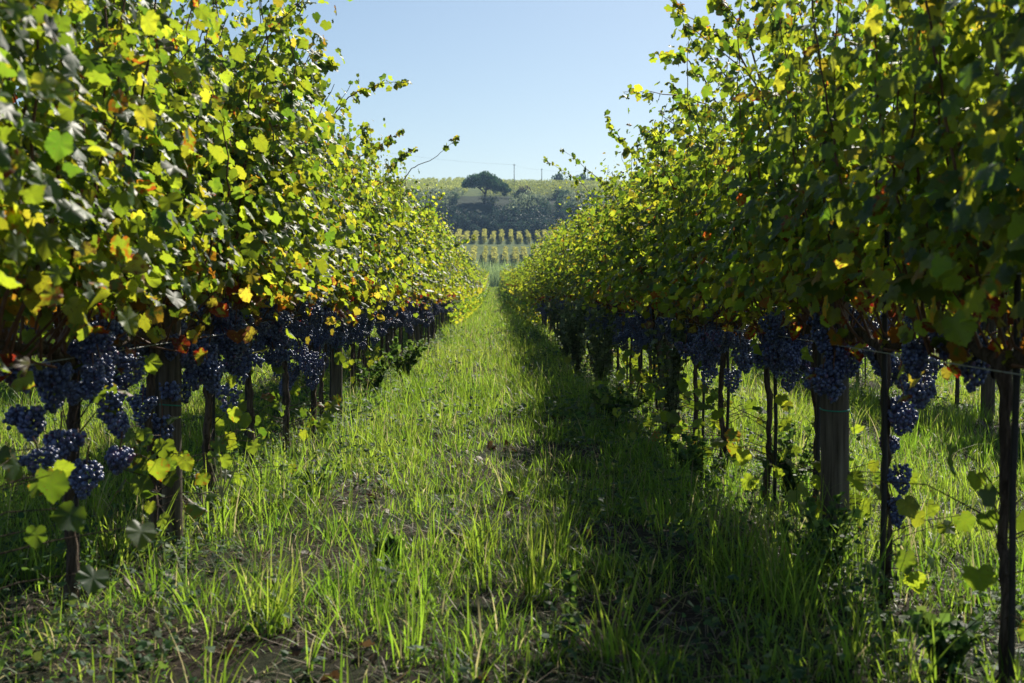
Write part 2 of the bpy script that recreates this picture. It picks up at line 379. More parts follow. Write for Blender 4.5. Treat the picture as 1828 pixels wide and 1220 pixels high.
def cane_paths(ncane):
    out = []
    for i in range(ncane):
        y0 = rng.uniform(-.45, .45); m = 26; z0 = .80; xo = rng.normal(0, .05)
        top = rng.uniform(1.75, 2.28) if rng.random() < .8 else rng.uniform(2.25, 2.62)
        H = top - z0; s = np.linspace(0, 1, m)
        side = rng.normal(0, .14); flop = rng.normal(0, .17)
        x = side * np.sin(np.clip(s * 1.4, 0, 1) * 1.57) + flop * np.clip(s - .65, 0, 1) ** 1.5 * 4 + np.cumsum(rng.normal(0, .006, m))
        y = y0 + rng.normal(0, .10) * s + np.cumsum(rng.normal(0, .008, m)); z = z0 + H * s - .35 * np.abs(flop) * np.clip(s - .8, 0, 1) * 3
        x = x + xo * np.clip(s * 8, 0, 1); out.append(np.stack([x, y, z], 1))
    return out
def crown(paths, lod, mbl, lat=9.0, size=.058, matl=0, dens=1.0):  # leaves along the canes
    P = []; S = []; O = []
    for p in paths:
        L = np.linalg.norm(np.diff(p, axis=0), axis=1).sum(); nn = int(L / .055 * dens)
        for s in np.linspace(.10, 1, nn):
            q = p[min(int(s * (len(p) - 1)), len(p) - 1)]
            k = 1 + rng.poisson(lat * (1 - .55 * s) * (.25 if q[2] < 1.0 else 1))
            if q[2] < 1.02 and rng.random() < .78: continue
            for _ in range(k):
                side = rng.choice([-1, 1]); r = min(abs(rng.normal(.085, .085)), .2) * (1.25 - .7 * s)
                dv = np.array([side * abs(rng.normal(.9, .5)), rng.normal(0, .8), rng.normal(0, .45)]); dv /= np.linalg.norm(dv) + 1e-6
                P.append(q + dv * r * 1.5); O.append(dv); S.append(size * rng.uniform(.6, 1.15) * (1 - .45 * s ** 3))
    P = np.array(P); O = np.array(O); S = np.array(S); n = len(P)
    out = O.copy(); out[:, 2] = 0; out = norm(out)
    nrm = norm(out * .85 + np.array([0, 0, .55]) + rng.normal(0, .45, (n, 3)))
    tipd = norm(O * .5 + np.array([0, 0, -.75]) + rng.normal(0, .35, (n, 3)))
    add_leaves(mbl, P, nrm, tipd, S, leaf_cols(P), lod, matl, .48)
def spur_leaves(mbl, lod, n=52, mat=0):
    """yellow and red leaves hanging among the bunches"""
    P = np.stack([rng.normal(0, .12, n), rng.uniform(-.45, .45, n), np.clip(rng.normal(.97, .12, n), .62, 1.2)], 1)
    c = leaf_cols(P, .33); c[:, 0] = np.clip(c[:, 0] + .22, 0, 1)
    add_leaves(mbl, P, norm(rng.normal(0, 1, (n, 3)) + [0, 0, .2]), norm(rng.normal(0, .5, (n, 3)) + [0, 0, -1]), rng.uniform(.04, .075, n), c, lod, mat, .8)
PROTO = []
for i in range(7):        # near prototypes
    paths = cane_paths(14); a = trunk_mb(0); c = MB()
    for p in paths: add_tube(c, p, np.linspace(.0058, .0018, len(p)), 5, .05, 0)
    for _ in range(18):    # bare laterals, spurs and petioles of the stripped fruit zone
        q = np.array([rng.normal(0, .03), rng.uniform(-.45, .45), .80]); d = np.array([rng.choice([-1, 1]) * rng.uniform(.04, .14), rng.normal(0, .07), rng.uniform(-.06, .30)])
        add_tube(c, [q, q + d * .5 + rng.normal(0, .01, 3), q + d], [.0044, .0038, .0028], 5, .05, 0)
    l = MB(); crown(paths, 0, l); spur_leaves(l, 0)
    PROTO.append((a.mesh('trunk', [M['bark']]), c.mesh('canes', [M['cane']]), l.mesh('crown', [M['leaf']])))
PROTO1 = []
for i in range(6):
    paths = cane_paths(11); a = trunk_mb(1); c = MB()
    for p in paths: add_tube(c, p[::4], np.linspace(.0062, .002, len(p[::4])), 4, 0, 0)
    l = MB(); crown(paths, 1, l, 7.0, .064, 0, 1.0); spur_leaves(l, 1)
    PROTO1.append((a.mesh('trunk', [M['bark']]), c.mesh('canes', [M['cane']]), l.mesh('crown', [M['leaf']])))
def far_vine(lod, nb):
    mb = MB(); t = trunk_mb(1); mb.merge(t, None)
    paths = cane_paths(8)
    for p in paths[:5]: add_tube(mb, p[::8], .004, 3, 0, 2, None, False)
    crown(paths, lod, mb, 2.4 if lod == 2 else 1.3, .13 if lod == 2 else .18, 1, .75 if lod == 2 else .55); spur_leaves(mb, lod, 10, 1)
    if lod == 2:
        n = 55; P = np.stack([rng.normal(0, .2, n), rng.uniform(-.45, .45, n), rng.uniform(.05, .9, n)], 1)
        add_leaves(mb, P, norm(rng.normal(0, 1, (n, 3))), norm(rng.normal(0, 1, (n, 3))), rng.uniform(.06, .13, n), leaf_cols(P + [0, 0, 1.5]), 2, 1, .6)
    if lod == 3:      # suckers and weeds hide the feet of the farthest vines
        n = 110; P = np.stack([rng.normal(0, .26, n), rng.uniform(-.45, .45, n), rng.uniform(.1, .95, n)], 1)
        add_leaves(mb, P, norm(rng.normal(0, 1, (n, 3))), norm(rng.normal(0, 1, (n, 3))), rng.uniform(.10, .2, n), leaf_cols(P + [0, 0, 1.5]) * [.7, .6, 1], 3, 1, .6)
    for _ in range(nb):
        add_bunch(mb, (rng.normal(0, .07), rng.uniform(-.45, .45), rng.uniform(.60, .90)), .12, .055, .014, 20, 1, 0, False, 3, 2)
    return mb
FARMATS = [M['bark'], M['leaf'], M['cane'], M['grape']]
PROTO2 = [far_vine(2, 9).mesh('grapevine', FARMATS) for _ in range(4)]
FARMB = [far_vine(3, 5) for _ in range(3)]

ORD = ['first', 'second', 'third', 'fourth', 'fifth', 'sixth']
POSTS = {'left': 4.72, 'right': 4.48}; PSTEP = {'left': 4.98, 'right': 4.5}
def where_between(side, d):
    k = int(math.floor((d - POSTS[side]) / PSTEP[side]))
    return k
def vine_tree(loc, lod, nb, label, group, spread=1.0, extra=None, look=''):
    root = empty('grapevine', loc, math.pi if rng.random() < .5 else 0)
    root.scale = (rng.uniform(1.0, 1.14), 1, rng.uniform(.96, 1.04)) if loc[0] < 0 else (rng.uniform(.90, 1.04), 1, rng.uniform(.96, 1.03))
    pr = (PROTO if lod == 0 else PROTO1); a, c, l = pr[rng.integers(len(pr))]
    for nm, me in (('trunk', a), ('canes', c), ('crown', l)):
        o = bpy.data.objects.new(nm, me); COL.objects.link(o); o.parent = root
        if nm != 'trunk' and loc[0] > 0: q = rng.uniform(.97, 1.03) if loc[1] < 4.9 else rng.uniform(.80, .89); o.scale = (1, 1, q); o.location.z = .8 * (1 - q)
    bs = BUNCH0 if lod == 0 else BUNCH1
    flip = -1 if abs(root.rotation_euler.z) > 1 else 1
    spots = []
    for _ in range(nb // 3 + 1):
        cx_, cy_, cz_ = rng.normal(0, .06), rng.uniform(-.45, .45), .65 + .25 * rng.beta(1.7, 1.0) - (.12 if rng.random() < .15 else 0)
        for _q in range(rng.integers(2, 6)): spots.append((cx_ + rng.normal(0, .04), cy_ + rng.normal(0, .06), min(cz_ + rng.normal(0, .06), .92)))
    if lod == 0 and loc[0] > 0 and loc[1] < 4.5: spots = [(a_, b_, .70 + (c_ - .6) * .6) for a_, b_, c_ in spots[:5 if loc[1] > 2.5 else 7]]
    for e in (extra or []): spots.append((e[0] * flip, e[1] * flip, e[2]))
    for s in spots:
        o = bpy.data.objects.new('grape_bunch', bs[rng.integers(len(bs))]); COL.objects.link(o); o.parent = root
        o.location = s; o.rotation_euler = (rng.normal(0, .15), rng.normal(0, .15), rng.random() * 6.28); q = rng.uniform(.72, 1.0) if lod == 0 else rng.uniform(.8, 1.2); o.scale = (q, q, q * rng.uniform(.9, 1.2))
    tag(root, label, 'grapevine', group)
    return root
LAB = {
 'left': {
  0: 'grapevine at the left edge of the photo, heavy with blurred blue bunches',
  1: 'grapevine just inside the left edge, reaching over the blurred pale bunches',
  2: 'gnarled grapevine before the nearest wooden post of the left row, bunches hanging down its trunk',
  3: 'grapevine pressed against the nearest wooden post of the left row, big leaves at its foot'},
 'right': {
  0: 'grapevine at the far right edge of the photo, dark blue bunches against shaded leaves',
  1: 'dark thick grapevine trunk near the right edge, beside a black stake',
  2: 'grapevine before the thick right post with a chain of dark bunches down its trunk',
  3: 'grapevine leaning on the thick wooden post with the green tie in the right row'}}
VPOS = {'left': [], 'right': []}
def build_main(side):
    sx = -1 if side == 'left' else 1; d0 = 1.85 if side == 'left' else 2.14; st = .9 if side == 'left' else .87
    cnt = {}
    for i in range(85):
        d = d0 + i * st + (rng.normal(0, .03) if i > 4 else 0); x = sx * 1.25 + rng.normal(0, .025)
        z = float(ground_z(x, d)) - .01
        if d < 26:
            extra = []
            if side == 'right' and i == 2: extra = [(.05, -.04, .62), (.05, .05, .52), (.04, -.02, .42), (.07, .02, .66), (.03, .0, .33), (.1, -.1, .72)]
            if side == 'left' and i == 2: extra = [(.08, -.1, .50), (.0, .02, .47), (.12, .08, .52), (.02, -.14, .60), (.1, .1, .62)]
            if side == 'left' and i == 1: extra = [(.08, -.1, .62), (.1, .25, .58)]
            k = where_between(side, d)
            if i in LAB[side]: lab = LAB[side][i]
            else:
                cnt[k] = cnt.get(k, 0) + 1; o_ = ORD[min(cnt[k] - 1, 5)]
                pn = ['nearest', 'second', 'third', 'fourth', 'fifth'][max(k, 0)]
                lab = f'{o_} grapevine beyond the {pn} wooden post of the {side} row beside the path'
            vine_tree((x, d, z), 0 if d < 13 else 1, (8 if i == 0 else 13 if i == 1 else 16 if i == 2 else 21) if side == 'left' else (23 if d < 12 else 20), lab, 'grapevines of the two rows along the grass path', extra=extra)
            VPOS[side].append((x, d, z))
        elif d < 32:
            vine_tree((x, d, z), 1, 8, f'grapevine in the distant middle stretch of the {side} row, hard to tell from its neighbours', f'distant grapevines in the {side} row')
        else:
            o = bpy.data.objects.new('grapevine', PROTO2[rng.integers(4)]); COL.objects.link(o); o.location = (x, d, z)
            o.rotation_euler.z = math.pi if rng.random() < .5 else 0; o.scale = (1 if sx < 0 else .88, 1, rng.uniform(.94, 1.06) * (1 if sx < 0 else .94))
            tag(o, f'grapevine lost in the far end of the {side} row, where the hedge narrows', 'grapevine', f'far grapevines of the {side} row')
build_main('left'); build_main('right')
def build_side(side, x0, dstart, n, lod1_to, name, group):
    for i in range(n):
        d = dstart + i * .9 + rng.normal(0, .04); x = x0 + rng.normal(0, .03); z = float(ground_z(x, d)) - .01
        if d < lod1_to:
            vine_tree((x, d, z), 1, 7, name, group)
        else:
            o = bpy.data.objects.new('grapevine', PROTO2[rng.integers(4)]); COL.objects.link(o); o.location = (x, d, z)
            o.rotation_euler.z = math.pi if rng.random() < .5 else 0; o.scale = (1, 1, rng.uniform(.94, 1.06)); tag(o, name, 'grapevine', group)
build_side('left', -3.75, 7.0, 36, 24, 'grapevine of the second row to the left, seen in pieces between nearer trunks', 'grapevines of the second row on the left')
build_side('right', 3.75, 7.2, 36, 24, 'grapevine of the second row to the right, seen in pieces between nearer trunks', 'grapevines of the second row on the right')
build_side('left', -6.25, 14, 28, 17, 'grapevine of the third row to the left, glimpsed behind two other rows', 'grapevines of the third row on the left')
build_side('right', 6.25, 14, 28, 17, 'grapevine of the third row to the right, glimpsed behind two other rows', 'grapevines of the third row on the right')
mb = MB()
for x0, a, b in ((-1.25, 78.4, 150), (1.25, 76.1, 150), (-3.75, 39.5, 150), (3.75, 39.7, 150), (-6.25, 39.3, 150), (6.25, 39.3, 150), (-8.75, 19, 90), (8.75, 19, 90)):
    for d in np.arange(a, b, .9):
        mb.merge(FARMB[rng.integers(3)], None, (x0 + rng.normal(0, .03), d, float(ground_z(x0, d))), 1.0, rng.random() < .5)
tag(mb.build('far_grapevines', FARMATS), 'hazy mass of vines where the rows run out towards the valley and side rows blend together', 'grapevines', None, 'stuff')

# long shoots that break the outline against the sky
def shoot(side, base, tip, root_d, sag=.08, n=16, bare=.0, red=0.0, sz=.062):
    n = int(n * 1.5) + 1; sz *= 1.1
    b = np.array(base, float); e = np.array(tip, float); s = np.linspace(0, 1, 14)
    p = b[None] * (1 - s[:, None]) + e[None] * s[:, None] + np.outer(np.sin(s * np.pi), [0, 0, sag]) + np.cumsum(rng.normal(0, .004, (14, 3)), 0)
    ext = b - (e - b) * .7 + np.array([0, 0, -.25]); p = np.vstack([ext[None], (ext + b)[None] / 2 + [0, 0, -.02], p])
    vx, vd, vz = min(VPOS[side], key=lambda q: abs(q[1] - root_d))
    par = [o for o in COL.objects if o.name.startswith('grapevine') and abs(o.location.y - vd) < 1e-3 and abs(o.location.x - vx) < 1e-3][0]
    mb = MB(); add_tube(mb, p, np.linspace(.0055, .0016, len(p)), 5, .05, 0)
    t = np.concatenate([rng.uniform(.0, bare, max(1, int(n * .35))), rng.uniform(bare, 1, n), [1, .98, .96]])
    idx = 2 + t * 13; i0 = np.clip(idx.astype(int), 0, 14); q = p[i0] + (p[np.clip(i0 + 1, 0, 15)] - p[i0]) * (idx - i0)[:, None]
    m = len(q); q = q + rng.normal(0, .02, (m, 3)); S = sz * rng.uniform(.6, 1.25, m) * (1.1 - .4 * t)
    c = leaf_cols(q); c[:, 1] += red * rng.random(m)
    add_leaves(mb, q, norm(rng.normal(0, .7, (m, 3)) + [0, -.3, .3]), norm(rng.normal(0, .5, (m, 3)) + [0, 0, -.8]), S, c, 0, 1, .9)
    o = mb.build('shoot', [M['cane'], M['leaf']])
    # keep the world place, become a child
    o.parent = par; o.matrix_parent_inverse = (par.matrix_basis if False else __import__('mathutils').Matrix.LocRotScale(par.location, par.rotation_euler, par.scale)).inverted()
def pshoot(side, bx, by, tx, ty, d, **k):
    shoot(side, px(bx, by, d), px(tx, ty, d), d, **k)
pshoot('left', 735, 302, 820, 243, 12.9, sag=-.04, n=4, bare=.85, sz=.07)
pshoot('left', 625, 178, 726, 148, 10.3, sag=.05, n=12, bare=.2)
pshoot('left', 640, 285, 722, 238, 11.9, sag=0, n=14, bare=.3, red=.5)
pshoot('left', 507, 140, 497, 32, 7.4, sag=0, n=12, bare=.5)
pshoot('left', 545, 130, 600, 118, 7.2, sag=.02, n=16, sz=.06)
pshoot('left', 560, 170, 575, 85, 8.2, sag=0, n=16, sz=.06)
pshoot('left', 660, 270, 655, 228, 12, sag=0, n=18)
pshoot('left', 700, 300, 745, 265, 14, sag=.03, n=18)
pshoot('left', 745, 385, 790, 350, 20, sag=.0, n=18)
pshoot('left', 800, 440, 850, 425, 26, sag=.0, n=18, sz=.07)
pshoot('right', 1262, 190, 1113, 162, 8.5, sag=.03, n=7, bare=.6)
pshoot('right', 1130, 280, 1077, 210, 11.6, sag=0, n=12, bare=.3)
pshoot('right', 1042, 332, 970, 286, 16.9, sag=.02, n=14, bare=.2, sz=.06)
pshoot('right', 1085, 332, 1001, 264, 14.7, sag=0, n=12, bare=.3, sz=.06)
pshoot('right', 1302, 148, 1210, 57, 7.1, sag=0, n=14, bare=.45)
pshoot('right', 1310, 80, 1197, 2, 6.5, sag=0, n=16, bare=.3, red=.3)
pshoot('right', 1250, 135, 1170, 106, 7.6, sag=.05, n=9, bare=.5)
pshoot('right', 1335, 75, 1275, 5, 6.3, sag=0, n=16, bare=.5, red=.3)
pshoot('right', 1180, 270, 1145, 235, 9.5, sag=.02, n=20, sz=.06)
pshoot('right', 1390, 60, 1360, -20, 5.6, sag=0, n=18, bare=.2, red=.3)
pshoot('right', 1240, 215, 1190, 155, 9.0, sag=.02, n=18, bare=.1)
pshoot('right', 1010, 440, 985, 405, 24, sag=.02, n=18, bare=.1, sz=.07)

# ------------------------------------------------------------------ posts, stakes, wires
def make_post(r, h, lean=(0, 0)):
    root = empty('wooden_post'); mb = MB(); z = np.concatenate([[-.1], np.linspace(0, h - .02, 12), [h]])
    rr = np.interp(z, [-.1, h - .02, h], [r * 1.06, r * .93, r * .80])
    add_tube(mb, np.stack([np.interp(z, [0, h], [0, lean[0]]), np.interp(z, [0, h], [0, lean[1]]), z], 1), rr, 20, .018, 0)
    mb.build('shaft', M['post'], root)
    t = MB(); a = np.linspace(0, 2 * np.pi, 25)
    add_tube(t, np.stack([(r + .003) * np.cos(a), (r + .003) * np.sin(a), .54 + .006 * np.sin(a)], 1), .0025, 5, 0, 0, None, False)
    add_tube(t, [(r, 0, .54), (r + .015, -.01, .50), (r + .02, -.005, .45)], .002, 5)
    t.build('green_tie', M['tie'], root)
    return root
pp = make_post(.05, 1.72)
def place_post(loc, label, group, first, s=1):
    if first: o = pp
    else:
        o = link_copy(pp)
        for ch in list(pp.children): link_copy(ch, o)
    o.location = loc; o.rotation_euler = (rng.normal(0, .008), rng.normal(0, .008), rng.random() * 6.28 if not first else 0); o.scale = (s, s, 1)
    tag(o, label, 'post', group)
fst = True
PL = {'right': ['thick grey wooden post with a green tie, nearest in the right row', 'slimmer wooden post half hidden by bunches, second in the right row', 'third wooden post of the right row, dark behind weeds'],
      'left': ['wooden post wrapped in leaves at mid height, nearest in the left row', 'brown wooden post with a sunlit right edge, second in the left row', 'third wooden post of the left row, small in the shade']}
for side, sx in (('right', 1), ('left', -1)):
    for i in range(32):
        d = POSTS[side] + i * PSTEP[side]
        if d > 150: break
        x = sx * (1.25 + (.0 if i else .0)); lab = PL[side][i] if i < 3 else f'far wooden post swallowed by the leaves of the {side} row'
        place_post((x, d, float(ground_z(x, d))), lab, f'trellis posts of the {side} row', fst, 1.0 if side == 'right' else .96); fst = False
for x, d0, n in ((3.75, 9.3, 7), (-3.75, 8.2, 7), (6.25, 15, 5), (-6.25, 16, 5)):
    for i in range(n):
        d = d0 + 4.6 * i
        if x == 3.75 and i == 0: lab = 'wooden post of the second right row, standing in sunlit grass near the right edge'
        else: lab = 'trellis post in the rows behind, glimpsed between trunks on the ' + ('right' if x > 0 else 'left')
        place_post((x, d, float(ground_z(x, d))), lab, 'trellis posts of the side rows', False)
def make_stake():
    mb = MB(); z = np.linspace(-.05, 1.25, 6); add_tube(mb, np.stack([rng.normal(0, .003, 6), rng.normal(0, .003, 6), z], 1), .0085, 8, .03)
    return mb.build('vine_stake', M['stake'])
stk = make_stake(); used = False
for side in ('right', 'left'):
    sx = 1 if side == 'right' else -1; c2 = {}
    for i, (x, d, z) in enumerate(VPOS[side]):
        o = stk if not used else link_copy(stk); used = True
        o.location = (x + rng.normal(0, .015) , d + (.06 if side == 'left' else -.06), z); o.rotation_euler = (rng.normal(0, .02), rng.normal(0, .02), rng.random() * 6); o.scale = (1, 1, rng.uniform(.75, 1.05))
        k = where_between(side, d); c2[k] = c2.get(k, 0) + 1
        if k < 2:
            lab = (f'thin black stake by the {ORD[min(c2[k]-1,5)]} vine ' + (f'in front of the nearest {side} post' if k < 0 else f"past the {['nearest','second'][k]} post of the {side} row"))
        else: lab = f'thin dark stake tied to a vine farther along the {side} row'
        tag(o, lab, 'stake', f'thin stakes in the {side} row')
for i in range(16):
    for x in (-3.75, 3.75):
        o = link_copy(stk); d = 7.1 + i * 1.8; o.location = (x + .03, d, float(ground_z(x, d)))
        tag(o, 'thin stake in the second row on the ' + ('right' if x > 0 else 'left') + ', seen between nearer trunks', 'stake', 'thin stakes in the second rows')
WL = {(-1, .77): 'lower fruit wire strung along the left row beneath the bunches', (-1, 1.0): 'pale taut wire above the bunches of the left row',
      (-1, 1.4): 'middle foliage wire hidden in the left leaves', (-1, 1.85): 'top wire running through the left crown',
      (1, .77): 'thin wire strung level with the dark bunches of the right row', (1, 1.0): 'wire just above the bunches of the right row',
      (1, 1.4): 'middle foliage wire hidden in the right leaves', (1, 1.85): 'top wire running through the right crown'}
for (sx, h), lab in WL.items():
    mb = MB(); ys = np.arange(.5, 150, 2.3); P = np.stack([np.full(len(ys), sx * 1.25 + sx * -.052), ys, h + .008 * np.sin(ys * 1.3) + np.interp(ys, PROF[:, 0], PROF[:, 1])], 1)
    add_tube(mb, P, .0017, 5); tag(mb.build('trellis_wire', M['wire']), lab, 'wire', 'trellis wires')

# leafy shoots low on the trunks
def basal(side, i, n, zc, spread, label=None, sz=.072, red=.1, off=(0, 0)):
    vx, vd, vz = VPOS[side][i]
    par = [o for o in COL.objects if o.name.startswith('grapevine') and abs(o.location.y - vd) < 1e-3 and abs(o.location.x - vx) < 1e-3][0]
    P = np.stack([vx + off[0] + rng.normal(0, spread, n), vd + off[1] + rng.normal(0, spread, n), vz + zc + rng.normal(0, spread * .8, n)], 1)
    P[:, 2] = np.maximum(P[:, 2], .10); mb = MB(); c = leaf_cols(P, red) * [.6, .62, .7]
    for q in P: add_tube(mb, [(vx, vd, q[2] * .8), (np.array([vx, vd, q[2] * .9]) + q) / 2 + rng.normal(0, .01, 3), q], [.0024, .0016, .001], 4, 0, 0, None, False)
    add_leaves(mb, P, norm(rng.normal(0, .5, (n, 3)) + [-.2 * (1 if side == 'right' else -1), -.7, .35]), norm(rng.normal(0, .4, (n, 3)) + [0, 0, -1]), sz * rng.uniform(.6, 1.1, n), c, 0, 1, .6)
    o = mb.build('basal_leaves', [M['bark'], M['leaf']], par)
    o.matrix_parent_inverse = __import__('mathutils').Matrix.LocRotScale(par.location, par.rotation_euler, par.scale).inverted()
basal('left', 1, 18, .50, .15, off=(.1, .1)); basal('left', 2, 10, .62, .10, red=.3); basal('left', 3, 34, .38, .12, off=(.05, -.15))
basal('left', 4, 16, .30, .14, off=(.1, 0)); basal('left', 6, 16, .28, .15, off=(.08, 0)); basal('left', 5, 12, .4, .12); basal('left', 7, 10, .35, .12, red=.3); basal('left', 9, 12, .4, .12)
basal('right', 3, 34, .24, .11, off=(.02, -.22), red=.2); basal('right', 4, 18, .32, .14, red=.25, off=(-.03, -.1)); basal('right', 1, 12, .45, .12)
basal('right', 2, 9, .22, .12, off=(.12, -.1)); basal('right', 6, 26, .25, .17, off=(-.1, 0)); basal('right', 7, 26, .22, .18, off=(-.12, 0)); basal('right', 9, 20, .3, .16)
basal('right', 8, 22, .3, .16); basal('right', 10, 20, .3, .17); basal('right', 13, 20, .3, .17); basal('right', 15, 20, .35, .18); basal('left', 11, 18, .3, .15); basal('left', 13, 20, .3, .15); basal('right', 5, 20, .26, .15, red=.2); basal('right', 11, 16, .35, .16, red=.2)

# ------------------------------------------------------------------ grass, weeds, litter
def blades(mb, bx, by, bz, az, L, W, bend, lean, hue, val, lv, mat=0):
    n = len(bx); s = np.linspace(0, 1, lv)
    dx, dy = np.cos(az), np.sin(az)
    a = lean[:, None] + bend[:, None] * s[None]            # angle from vertical along the blade
    ds = (L / (lv - 1))[:, None]
    hz = np.cumsum(np.sin(a) * ds, 1) - np.sin(a[:, :1]) * ds; vt = np.cumsum(np.cos(a) * ds, 1) - np.cos(a[:, :1]) * ds
    c = np.stack([bx[:, None] + dx[:, None] * hz, by[:, None] + dy[:, None] * hz, bz[:, None] + vt], -1)
    tw = az + np.pi / 2 + rng.normal(0, .5, n); wx = np.stack([np.cos(tw), np.sin(tw), np.zeros(n)], -1)
    ww = W[:, None] * (np.minimum(1, .55 + s * 1.5) * (1 - s ** 2.2 * .97))[None] * .5
    l = c - wx[:, None] * ww[..., None]; r = c + wx[:, None] * ww[..., None]
    v = np.stack([l, r], 2).reshape(n, lv * 2, 3)
    f = np.array([[2 * i, 2 * i + 1, 2 * i + 3, 2 * i + 2] for i in range(lv - 1)])
    f = (f[None] + (np.arange(n) * lv * 2)[:, None, None]).reshape(-1, 4)
    col = np.zeros((n, lv * 2, 4), np.float32); col[..., 0] = np.clip(hue[:, None] + np.repeat(s, 2)[None] * .12, 0, 1); col[..., 3] = val[:, None]
    mb.add(v.reshape(-1, 3), f, mat, col.reshape(-1, 4), True)
def dens_track(x, y):
    """0..1 how much tall grass grows here: bare patches, thick in mid alley, thin under the rows"""
    u = (x + 1.25) % 2.5 - 1.25                      # alley coordinate, rows at +-1.25
    d = .35 + .9 * vnoise(x, y, .5, 5) * vnoise(x, y, 1.7, 6) * 1.7
    d *= 1 - .55 * np.clip((np.abs(u) - .85) / .3, 0, 1)
    d *= 1 - .6 * np.exp(-((x - .02 - .12 * np.sin(y * .7)) / .13) ** 2)
    bare = np.clip((vnoise(x, y, .38, 8) - .30) * 6, .12, 1)
    return np.clip(d * bare, 0.03, 1)
def in_view(x, y, m=.4): return (x > -.415 * y - m) & (x < .44 * y + m)
def scatter(y0, y1, dens, xr=None, pdens=dens_track):
    xm = .44 * y1 + .5 if xr is None else xr; A = 2 * xm * (y1 - y0); n = int(A * dens)
    x = rng.uniform(-xm, xm, n); y = rng.uniform(y0, y1, n)
    k = in_view(x, y) & (rng.random(n) < pdens(x, y)); return x[k], y[k]
g = MB()
def tufts(y0, y1, cd_, per, Lr, W, lv, xr=None, spread=.03):
    cx, cy_ = scatter(y0, y1, cd_, xr); n = len(cx); k = rng.poisson(per, n) + 2; ii = np.repeat(np.arange(n), k); m = len(ii)
    tl = rng.lognormal(0, .35, n)[ii] * (.55 + .9 * vnoise(cx, cy_, .9, 11))[ii]
    bx = cx[ii] + rng.normal(0, spread, m); by = cy_[ii] + rng.normal(0, spread, m)
    L = np.clip(rng.uniform(Lr[0], Lr[1], m) * .84 * tl, .03, Lr[1] * 1.9); az = np.arctan2(by - cy_[ii], bx - cx[ii]) + rng.normal(0, .5, m)
    hue = np.clip((.25 + .45 * vnoise(cx, cy_, .8, 12))[ii] + rng.normal(0, .12, m), 0, .95); hue = np.where(rng.random(m) < .08, 1, hue)
    blades(g, bx, by, ground_z(bx, by) - .01, az, L, W * rng.uniform(.45, 1.3, m), np.abs(rng.normal(.65, .55, m)), np.abs(rng.normal(.12, .14, m)), hue, rng.random(m), lv)
    return m
c = 0
c += tufts(2.3, 6, 230, 8, (.10, .24), .0058, 6)
c += tufts(6, 12, 230, 7, (.10, .22), .0066, 5)
c += tufts(12, 24, 120, 7, (.10, .22), .009, 4, 6.5)
c += tufts(24, 50, 70, 6, (.12, .24), .015, 3, 5)
c += tufts(50, 155, 22, 5, (.14, .26), .03, 3, 3)
def short(y0, y1, dn, Lr, W, lv, xr=None):
    x, y = scatter(y0, y1, dn, xr, lambda a, b: np.clip(.25 + .9 * vnoise(a, b, .6, 9), 0, 1) * np.clip((vnoise(a, b, .38, 8) - .2) * 5, .25, 1)); n = len(x)
    blades(g, x, y, ground_z(x, y) - .005, rng.random(n) * 6.28, rng.uniform(Lr[0], Lr[1], n), W * rng.uniform(.6, 1.3, n), rng.normal(.9, .6, n), np.abs(rng.normal(.5, .45, n)), np.where(rng.random(n) < .12, 1.0, np.clip(rng.normal(.32, .2, n), 0, 1)), rng.random(n), lv)
    return n
c += short(2.3, 7, 4800, (.02, .09), .0038, 4)
c += short(7, 14, 2300, (.03, .10), .006, 3)
c += short(14, 30, 420, (.04, .11), .010, 3, 7)
c += short(30, 155, 90, (.05, .13), .025, 3, 4)
tag(g.build('grass', M['grass']), 'uneven green grass of the path and between the vines, bright where the sun reaches', 'grass', None, 'stuff')
print('blades', c)
# small broad-leaved weeds
wd = MB()
def weeds(y0, y1, dn, sz, lod, xr=None):
    pd = lambda a, b: np.clip((vnoise(a, b, .45, 21) - .35) * 3, 0, 1) * (.30 + .70 * np.clip((np.abs((a + 1.25) % 2.5 - 1.25) - .35) / .4, 0, 1)) + .55 * (np.abs(np.abs(a) - 1.2) < .3) + .25 * ((a > .35) & (a < 1))
    cx, cy_ = scatter(y0, y1, dn, xr, pd); n = len(cx); k = rng.integers(7, 18, n); ii = np.repeat(np.arange(n), k); m = len(ii)
    hgt = rng.uniform(.03, .20, n)[ii] * rng.random(m) ** .7; a = rng.random(m) * 6.28; rr = np.abs(rng.normal(0, .03, m)) + .008
    P = np.stack([cx[ii] + rr * np.cos(a), cy_[ii] + rr * np.sin(a), hgt], 1); P[:, 2] += ground_z(P[:, 0], P[:, 1])
    dirn = np.stack([np.cos(a), np.sin(a), rng.uniform(-.3, .5, m)], 1)
    c = np.stack([np.clip(rng.normal(.4, .25, m), 0, 1), np.zeros(m), rng.random(m)], 1)
    add_leaves(wd, P, norm(rng.normal(0, .35, (m, 3)) + [0, -.1, 1]), dirn, sz * rng.uniform(.5, 1.3, m), c, lod, 0, .8)
weeds(2.3, 7, 62, .021, 2); weeds(7, 14, 50, .032, 2); weeds(14, 34, 16, .055, 3, 6)
tag(wd.build('low_weeds', M['weed']), 'low broad-leaved weeds carpeting the shade at the foot of the rows', 'weeds', None, 'stuff')
lt = MB()
x, y = scatter(2.3, 9, 420, None, lambda a, b: np.clip((.62 - vnoise(a, b, .38, 8)) * 3, .08, 1)); n = len(x)
blades(lt, x, y, ground_z(x, y) + .006, rng.random(n) * 6.28, rng.uniform(.04, .2, n), rng.uniform(.002, .005, n), rng.normal(.15, .3, n), rng.normal(1.42, .12, n), rng.uniform(.5, 1, n), rng.random(n), 4)
